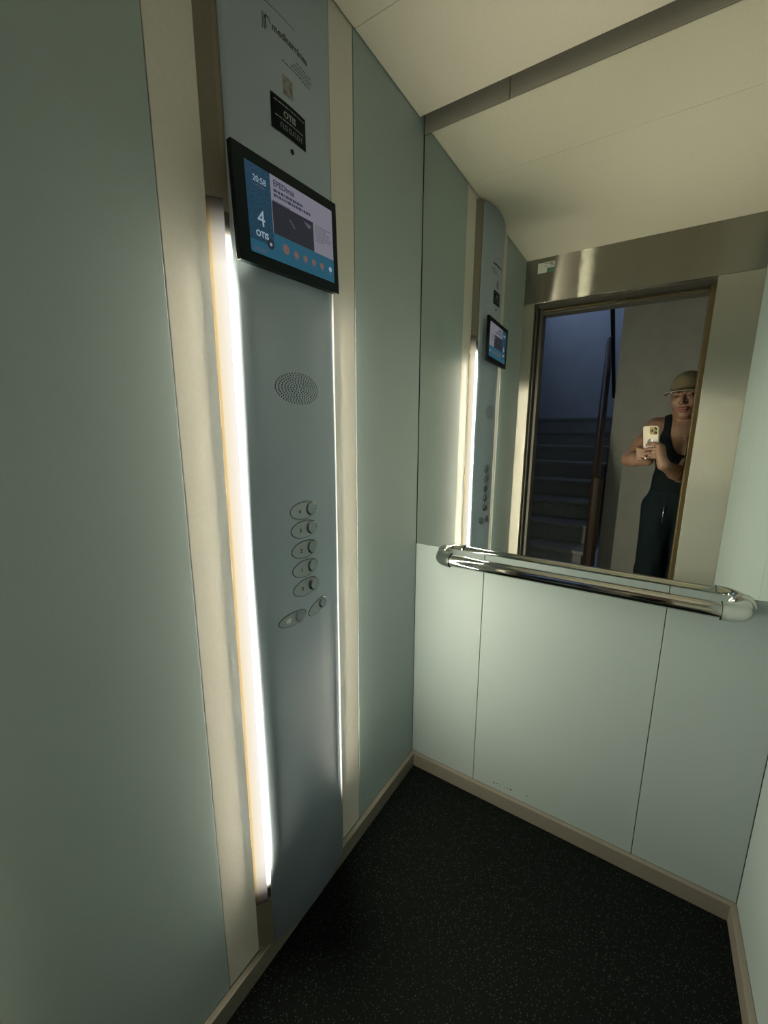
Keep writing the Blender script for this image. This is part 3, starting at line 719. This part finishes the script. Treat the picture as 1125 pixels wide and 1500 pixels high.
B.cone(hp(0, 0.080, 0.010), hp(0, 0.104, -0.032), 0.008, 0.011, 0.010)
B.ell(hp(0, 0.078, -0.062), (0.024, 0.014, 0.008), 0.006, HROT); B.ell(hp(0, 0.076, -0.076), (0.020, 0.013, 0.009), 0.006, HROT)
# right hand: fingers across the phone's back, thumb on the screen side
kf = 0.004
B.cone(WRR, pp(0.040, -0.120, 0.004), 0.025, 0.024, 0.02)
B.ell(pp(0.036, -0.098, 0.000), (0.020, 0.028, 0.038), 0.012, [list(Rt), list(Fw), list(Up)])
B.chain([pp(0.036, -0.066, 0.006), pp(0.014, -0.055, 0.0155), pp(-0.014, -0.060, 0.0085), pp(-0.036, -0.066, 0.0070)], [0.0105, 0.0095, 0.0082, 0.0070], kf)
B.chain([pp(0.036, -0.086, 0.008), pp(0.010, -0.081, 0.0170), pp(-0.024, -0.086, 0.0090), pp(-0.053, -0.095, 0.0072)], [0.0105, 0.0098, 0.0085, 0.0072], kf)
B.chain([pp(0.034, -0.105, 0.008), pp(0.008, -0.103, 0.0165), pp(-0.022, -0.108, 0.0090), pp(-0.048, -0.116, 0.0070)], [0.0100, 0.0092, 0.0080, 0.0068], kf)
B.chain([pp(0.032, -0.122, 0.006), pp(0.010, -0.124, 0.0140), pp(-0.014, -0.127, 0.0085), pp(-0.034, -0.134, 0.0065)], [0.0090, 0.0082, 0.0072, 0.0060], kf)
B.chain([pp(0.040, -0.110, -0.012), pp(0.030, -0.078, -0.025), pp(0.010, -0.062, -0.026)], [0.0125, 0.0105, 0.0085], 0.006)
# left hand: closed round the lower left edge
B.cone(WRL, pp(-0.078, -0.128, -0.020), 0.024, 0.023, 0.02)
B.ell(pp(-0.078, -0.112, -0.016), (0.017, 0.026, 0.036), 0.012, [list(Rt), list(Fw), list(Up)])
for i, (u0, ln) in enumerate(((-0.083, 0.021), (-0.101, 0.026), (-0.119, 0.024), (-0.136, 0.016))):
    r = 0.0098-0.0005*i
    B.chain([pp(-0.082, u0, -0.004), pp(-0.076, u0-0.003, 0.0135), pp(-0.060, u0-0.006, 0.0130-0.0008*i), pp(-0.064+ln, u0-0.010, 0.0072)], [r, r*.95, r*.88, r*.75], kf)
B.chain([pp(-0.078, -0.100, -0.026), pp(-0.060, -0.080, -0.028), pp(-0.040, -0.068, -0.026)], [0.012, 0.0105, 0.0085], 0.006)
# the phone stays clear of the flesh
R_ = B.region(np.array(CAM)-0.22, np.array(CAM)+0.22)
rr, (X, Y, Z) = R_; X, Y, Z = X-CAM.x, Y-CAM.y, Z-CAM.z
pr = X*Rt.x+Y*Rt.y+Z*Rt.z; pu = X*Up.x+Y*Up.y+Z*Up.z; pf = X*Fw.x+Y*Fw.y+Z*Fw.z
bx_ = np.maximum(np.maximum(np.abs(pr+0.0185)-0.0405, np.abs(pu+0.0535)-0.0855), np.abs(pf+0.0085)-0.0075)
B.V[rr] = np.maximum(B.V[rr], -bx_)
body = link('body', B.mesh('body', ORG), 'skin', person, True)

# clothing
def clip(f, d): f.V = np.maximum(f.V, d.astype(np.float32))
Tp = Field((0.62, -1.80, 0.82), (1.04, -1.44, 1.44), 0.0045)
torso(Tp, 0.0065); Tp.cone((PX, -1.640, 1.378), SHL, 0.046, 0.048, 0.04); Tp.cone((PX, -1.640, 1.378), SHR, 0.046, 0.048, 0.04)
X, Y, Z = Tp.grid(); ax = np.abs(X-PX)
vneck = np.where(Y > -1.63, 1.185+0.2*(ax/0.085)**3, 1.27+ax*0.8)
strapw = np.abs(ax-0.088)-0.017
neck = np.minimum(Z-vneck, np.where(Z > 1.20, strapw, 1.0))*0.7          # under the neckline, or on a strap
outer = ax-np.where(Z > 1.20, 0.142-np.clip((Z-1.20)/0.13, 0, 1)*0.037, 0.30)
clip(Tp, np.maximum(neck, outer)); clip(Tp, 0.865-Z)
keep_ = link('tank_top', Tp.mesh('tank_top', ORG, 1), 'cloth', person, True)
Tr = Field((0.60, -1.82, 0.02), (1.06, -1.44, 1.02), 0.006)
for f_ in (Tr,):
    f_.ell((PX, -1.622, 0.900), (0.149, 0.116, 0.128), 0.05); f_.ell((PX, -1.665, 0.860), (0.128, 0.093, 0.103), 0.05); f_.ell((PX, -1.620, 1.010), (0.128, 0.100, 0.10), 0.05)
    for a, k_, c, t in LEGS: f_.chain([a, k_, (c[0], c[1]+0.012, 0.05)], [0.088, 0.075, 0.072], 0.03)
X, Y, Z = Tr.grid(); clip(Tr, Z-0.985); clip(Tr, 0.045-Z)
Tr.V += (0.0025*np.sin(X*90)*np.sin(Z*23+X*20)).astype(np.float32)
link('trousers', Tr.mesh('trousers', ORG, 1), 'cloth2', person, True)
for a, k_, c, t in LEGS:
    Sh = Field((c[0]-0.08, -1.72, 0.0), (c[0]+0.08, -1.46, 0.12), 0.005)
    Sh.cone((c[0], c[1]-0.02, 0.042), (t[0], t[1]+0.012, 0.036), 0.042, 0.036, 0.02); X, Y, Z = Sh.grid(); clip(Sh, 0.006-Z)
    link('shoe', Sh.mesh('shoe', ORG, 1), 'shoe', person, True)
# cap: crown and curved brim
Cp = Field((0.68, -1.74, 1.46), (0.95, -1.38, 1.68), 0.004)
Cp.ell(hp(0, -0.018, 0.038), (0.083, 0.101, 0.093), 0.01, HROT)
X, Y, Z = Cp.grid(); ul = (X-HC.x)*hu.x+(Y-HC.y)*hu.y+(Z-HC.z)*hu.z; fl_ = (X-HC.x)*hf.x+(Y-HC.y)*hf.y+(Z-HC.z)*hf.z
clip(Cp, 0.036+0.10*np.minimum(fl_, 0)*0.5-ul)
link('cap_crown', Cp.mesh('cap_crown', ORG, 2), 'cap', person, True)
bm = bmesh.new(); top = []; bot = []
for i in range(15):
    a = math.radians(-72+144*i/14); rowt = []; rowb = []
    for j in range(6):
        t = j/5; rad = 0.083+0.062*t*max(0.02, math.cos(a))**1.2
        r = rad*math.sin(a)*0.98; f = -0.018+0.016+rad*math.cos(a)*1.02; u = 0.043 - 0.020*(math.sin(a)**2) - 0.012*t
        p = Vector(hp(r, f, u))-ORG; rowt.append(bm.verts.new(p+hu*0.0025)); rowb.append(bm.verts.new(p-hu*0.0015))
    top.append(rowt); bot.append(rowb)
for i in range(14):
    for j in range(5):
        bm.faces.new((top[i][j], top[i+1][j], top[i+1][j+1], top[i][j+1])); bm.faces.new((bot[i][j+1], bot[i+1][j+1], bot[i+1][j], bot[i][j]))
    bm.faces.new((top[i][5], top[i+1][5], bot[i+1][5], bot[i][5])); bm.faces.new((bot[i][0], bot[i+1][0], top[i+1][0], top[i][0]))
for i in (0, 14):
    for j in range(5): bm.faces.new((top[i][j], top[i][j+1], bot[i][j+1], bot[i][j]))
brim = finish(bm, 'cap_brim', 'cap', person, True)
tube('brim_edge', [Vector(hp((0.083+0.062*max(0.02, math.cos(a))**1.2+.001)*math.sin(a)*0.98, -0.002+(0.083+0.062*max(0.02, math.cos(a))**1.2+.001)*math.cos(a)*1.02, 0.043-0.020*math.sin(a)**2-0.0115))-ORG for a in [math.radians(-72+144*i/24) for i in range(25)]], 0.0022, 'brim', person, 8)
# hair gathered behind the head
Hr = Field((0.68, -1.76, 1.34), (0.95, -1.50, 1.60), 0.004)
Hr.ell(hp(0, -0.030, 0.005), (0.080, 0.088, 0.075), 0.01, HROT); Hr.ell(hp(0, -0.110, -0.045), (0.035, 0.032, 0.04), 0.03, HROT)
X, Y, Z = Hr.grid(); rl = (X-HC.x)*hr_.x+(Y-HC.y)*hr_.y+(Z-HC.z)*hr_.z; fl_ = (X-HC.x)*hf.x+(Y-HC.y)*hf.y+(Z-HC.z)*hf.z; ul = (X-HC.x)*hu.x+(Y-HC.y)*hu.y+(Z-HC.z)*hu.z
clip(Hr, fl_-(-0.005+0.7*np.maximum(ul, -.02))); clip(Hr, ul-0.06)
link('hair', Hr.mesh('hair', ORG, 2), 'hair', person, True)
def blob(name, c, rad, mat, parent=person, rot=(hr_, hf, hu)):
    bm = bmesh.new(); bmesh.ops.create_uvsphere(bm, u_segments=16, v_segments=10, radius=1)
    for v in bm.verts: v.co = Vector(c)-ORG + rot[0]*(v.co.x*rad[0]) + rot[1]*(v.co.y*rad[1]) + rot[2]*(v.co.z*rad[2])
    return finish(bm, name, mat, parent, True)
for s in (-1, 1):
    blob('eye', hp(s*0.031, 0.0745, -0.003), (0.011, 0.0085, 0.0048), 'eye')
    blob('pupil', hp(s*0.031-0.001, 0.0815, -0.0045), (0.0048, 0.0022, 0.0040), 'hair')
    tube('eyelash', [Vector(hp(s*(0.020+0.024*t), 0.083-0.010*t*t, -0.001+0.006*math.sin(math.pi*t)))-ORG for t in (0, .25, .5, .75, 1)], 0.0026, 'hair', person, 6)
    tube('eyebrow', [Vector(hp(s*(0.014+0.036*t), 0.089-0.016*t*t, 0.020+0.007*math.sin(math.pi*t*.8)))-ORG for t in (0, .25, .5, .75, 1)], [0.0030, .0036, .0034, .0026, .0014], 'hair', person, 6)
blob('upper_lip', hp(0, 0.0895, -0.0635), (0.022, 0.0045, 0.0048), 'lip'); blob('lower_lip', hp(0, 0.0875, -0.0740), (0.019, 0.0050, 0.0058), 'lip')
# nails, ring, necklace
for r, u, f in ((-0.0385, -0.0665, 0.0115), (-0.056, -0.096, 0.0118), (-0.051, -0.117, 0.0110), (-0.037, -0.135, 0.0102)):
    blob('finger_nail', pp(r, u, f), (0.0062, 0.0022, 0.0045), 'nail', person, (Rt, Fw, Up))
rg = []
for i in range(17):
    a = 2*math.pi*i/16; rg.append(Vector(pp(-0.006, -0.1055+0.0098*math.cos(a), 0.0125+0.0098*math.sin(a)))-ORG)
tube('finger_ring', rg, 0.0012, 'gold', person, 8)
nk = []
for i in range(21):
    a = math.pi*(i/20); s = math.cos(a)
    nk.append(Vector((PX-0.062*s, -1.585+0.050*math.sin(a), 1.392-0.115*math.sin(a)**1.4))-ORG)
tube('necklace', nk, 0.0009, 'gold', person, 6); blob('pendant', (PX, -1.527, 1.272), (0.004, 0.003, 0.006), 'silver')
tube('zip', [Vector((PX-0.055, -1.499, 0.90))-ORG, Vector((PX-0.055, -1.505, 0.80))-ORG], 0.0022, 'silver', person, 8)

# ------------------------------------------------------------------ phone
ph = tag(empty('phone', CAM), 'cream backed phone with a square camera bump held in both hands', 'phone')
def phbox(name, r0, u0, f0, r1, u1, f1, mat, rad, parent=ph):
    bm = bmesh.new(); rings = []; n = 6; bv = 0.0012
    def outline(ins):
        o = []
        for cx_, cy2, a0 in ((r1-rad, u1-rad, 0), (r0+rad, u1-rad, 90), (r0+rad, u0+rad, 180), (r1-rad, u0+rad, 270)):
            for i in range(n+1):
                a = math.radians(a0+90*i/n); o.append((cx_+(rad-ins)*math.cos(a), cy2+(rad-ins)*math.sin(a)))
        return o
    for f, ins in ((f0, bv), (f0+bv, 0), (f1-bv, 0), (f1, bv)):
        rings.append([bm.verts.new(Rt*a + Up*b + Fw*f) for a, b in outline(ins)])
    for A, C_ in zip(rings, rings[1:]):
        for i in range(len(A)): j = (i+1) % len(A); bm.faces.new((A[i], A[j], C_[j], C_[i]))
    bm.faces.new(rings[0][::-1]); bm.faces.new(rings[-1]); return finish(bm, name, mat, parent)
PR0, PR1, PU0, PU1 = -0.058, 0.021, -0.138, 0.031
phbox('phone_case', PR0, PU0, -0.0155, PR1, PU1, -0.0040, 'case', 0.013)
phbox('phone_back', PR0+0.005, PU0+0.005, -0.0046, PR1-0.005, -0.035, -0.0034, 'casepink', 0.010)
phbox('phone_screen', PR0+0.003, PU0+0.003, -0.0168, PR1-0.003, PU1-0.003, -0.0150, 'black', 0.011)
cb = phbox('camera_bump', -0.022, -0.014, -0.0042, 0.0185, 0.0275, -0.0022, 'gold', 0.010)
for r, u in ((0.0085, -0.0035), (0.0085, 0.0170), (-0.0105, 0.0068)):
    bm = bmesh.new(); lathe_bm(bm, [(0.0078, -0.0024), (0.0078, -0.0014), (0.0066, -0.0011), (0.0060, -0.0016), (0, -0.0016)], (0, 0, 0), Fw, 24)
    for v in bm.verts: v.co += Rt*r + Up*u
    finish(bm, 'lens', 'lens', cb, True)
bm = bmesh.new(); lathe_bm(bm, [(0.017, -0.0036), (0.017, -0.0022), (0.013, -0.0016), (0, -0.0016)], (0, 0, 0), Fw, 28)
for v in bm.verts: v.co += Rt*(-0.017) + Up*(-0.052)
finish(bm, 'grip_disc', 'silver', ph, True)
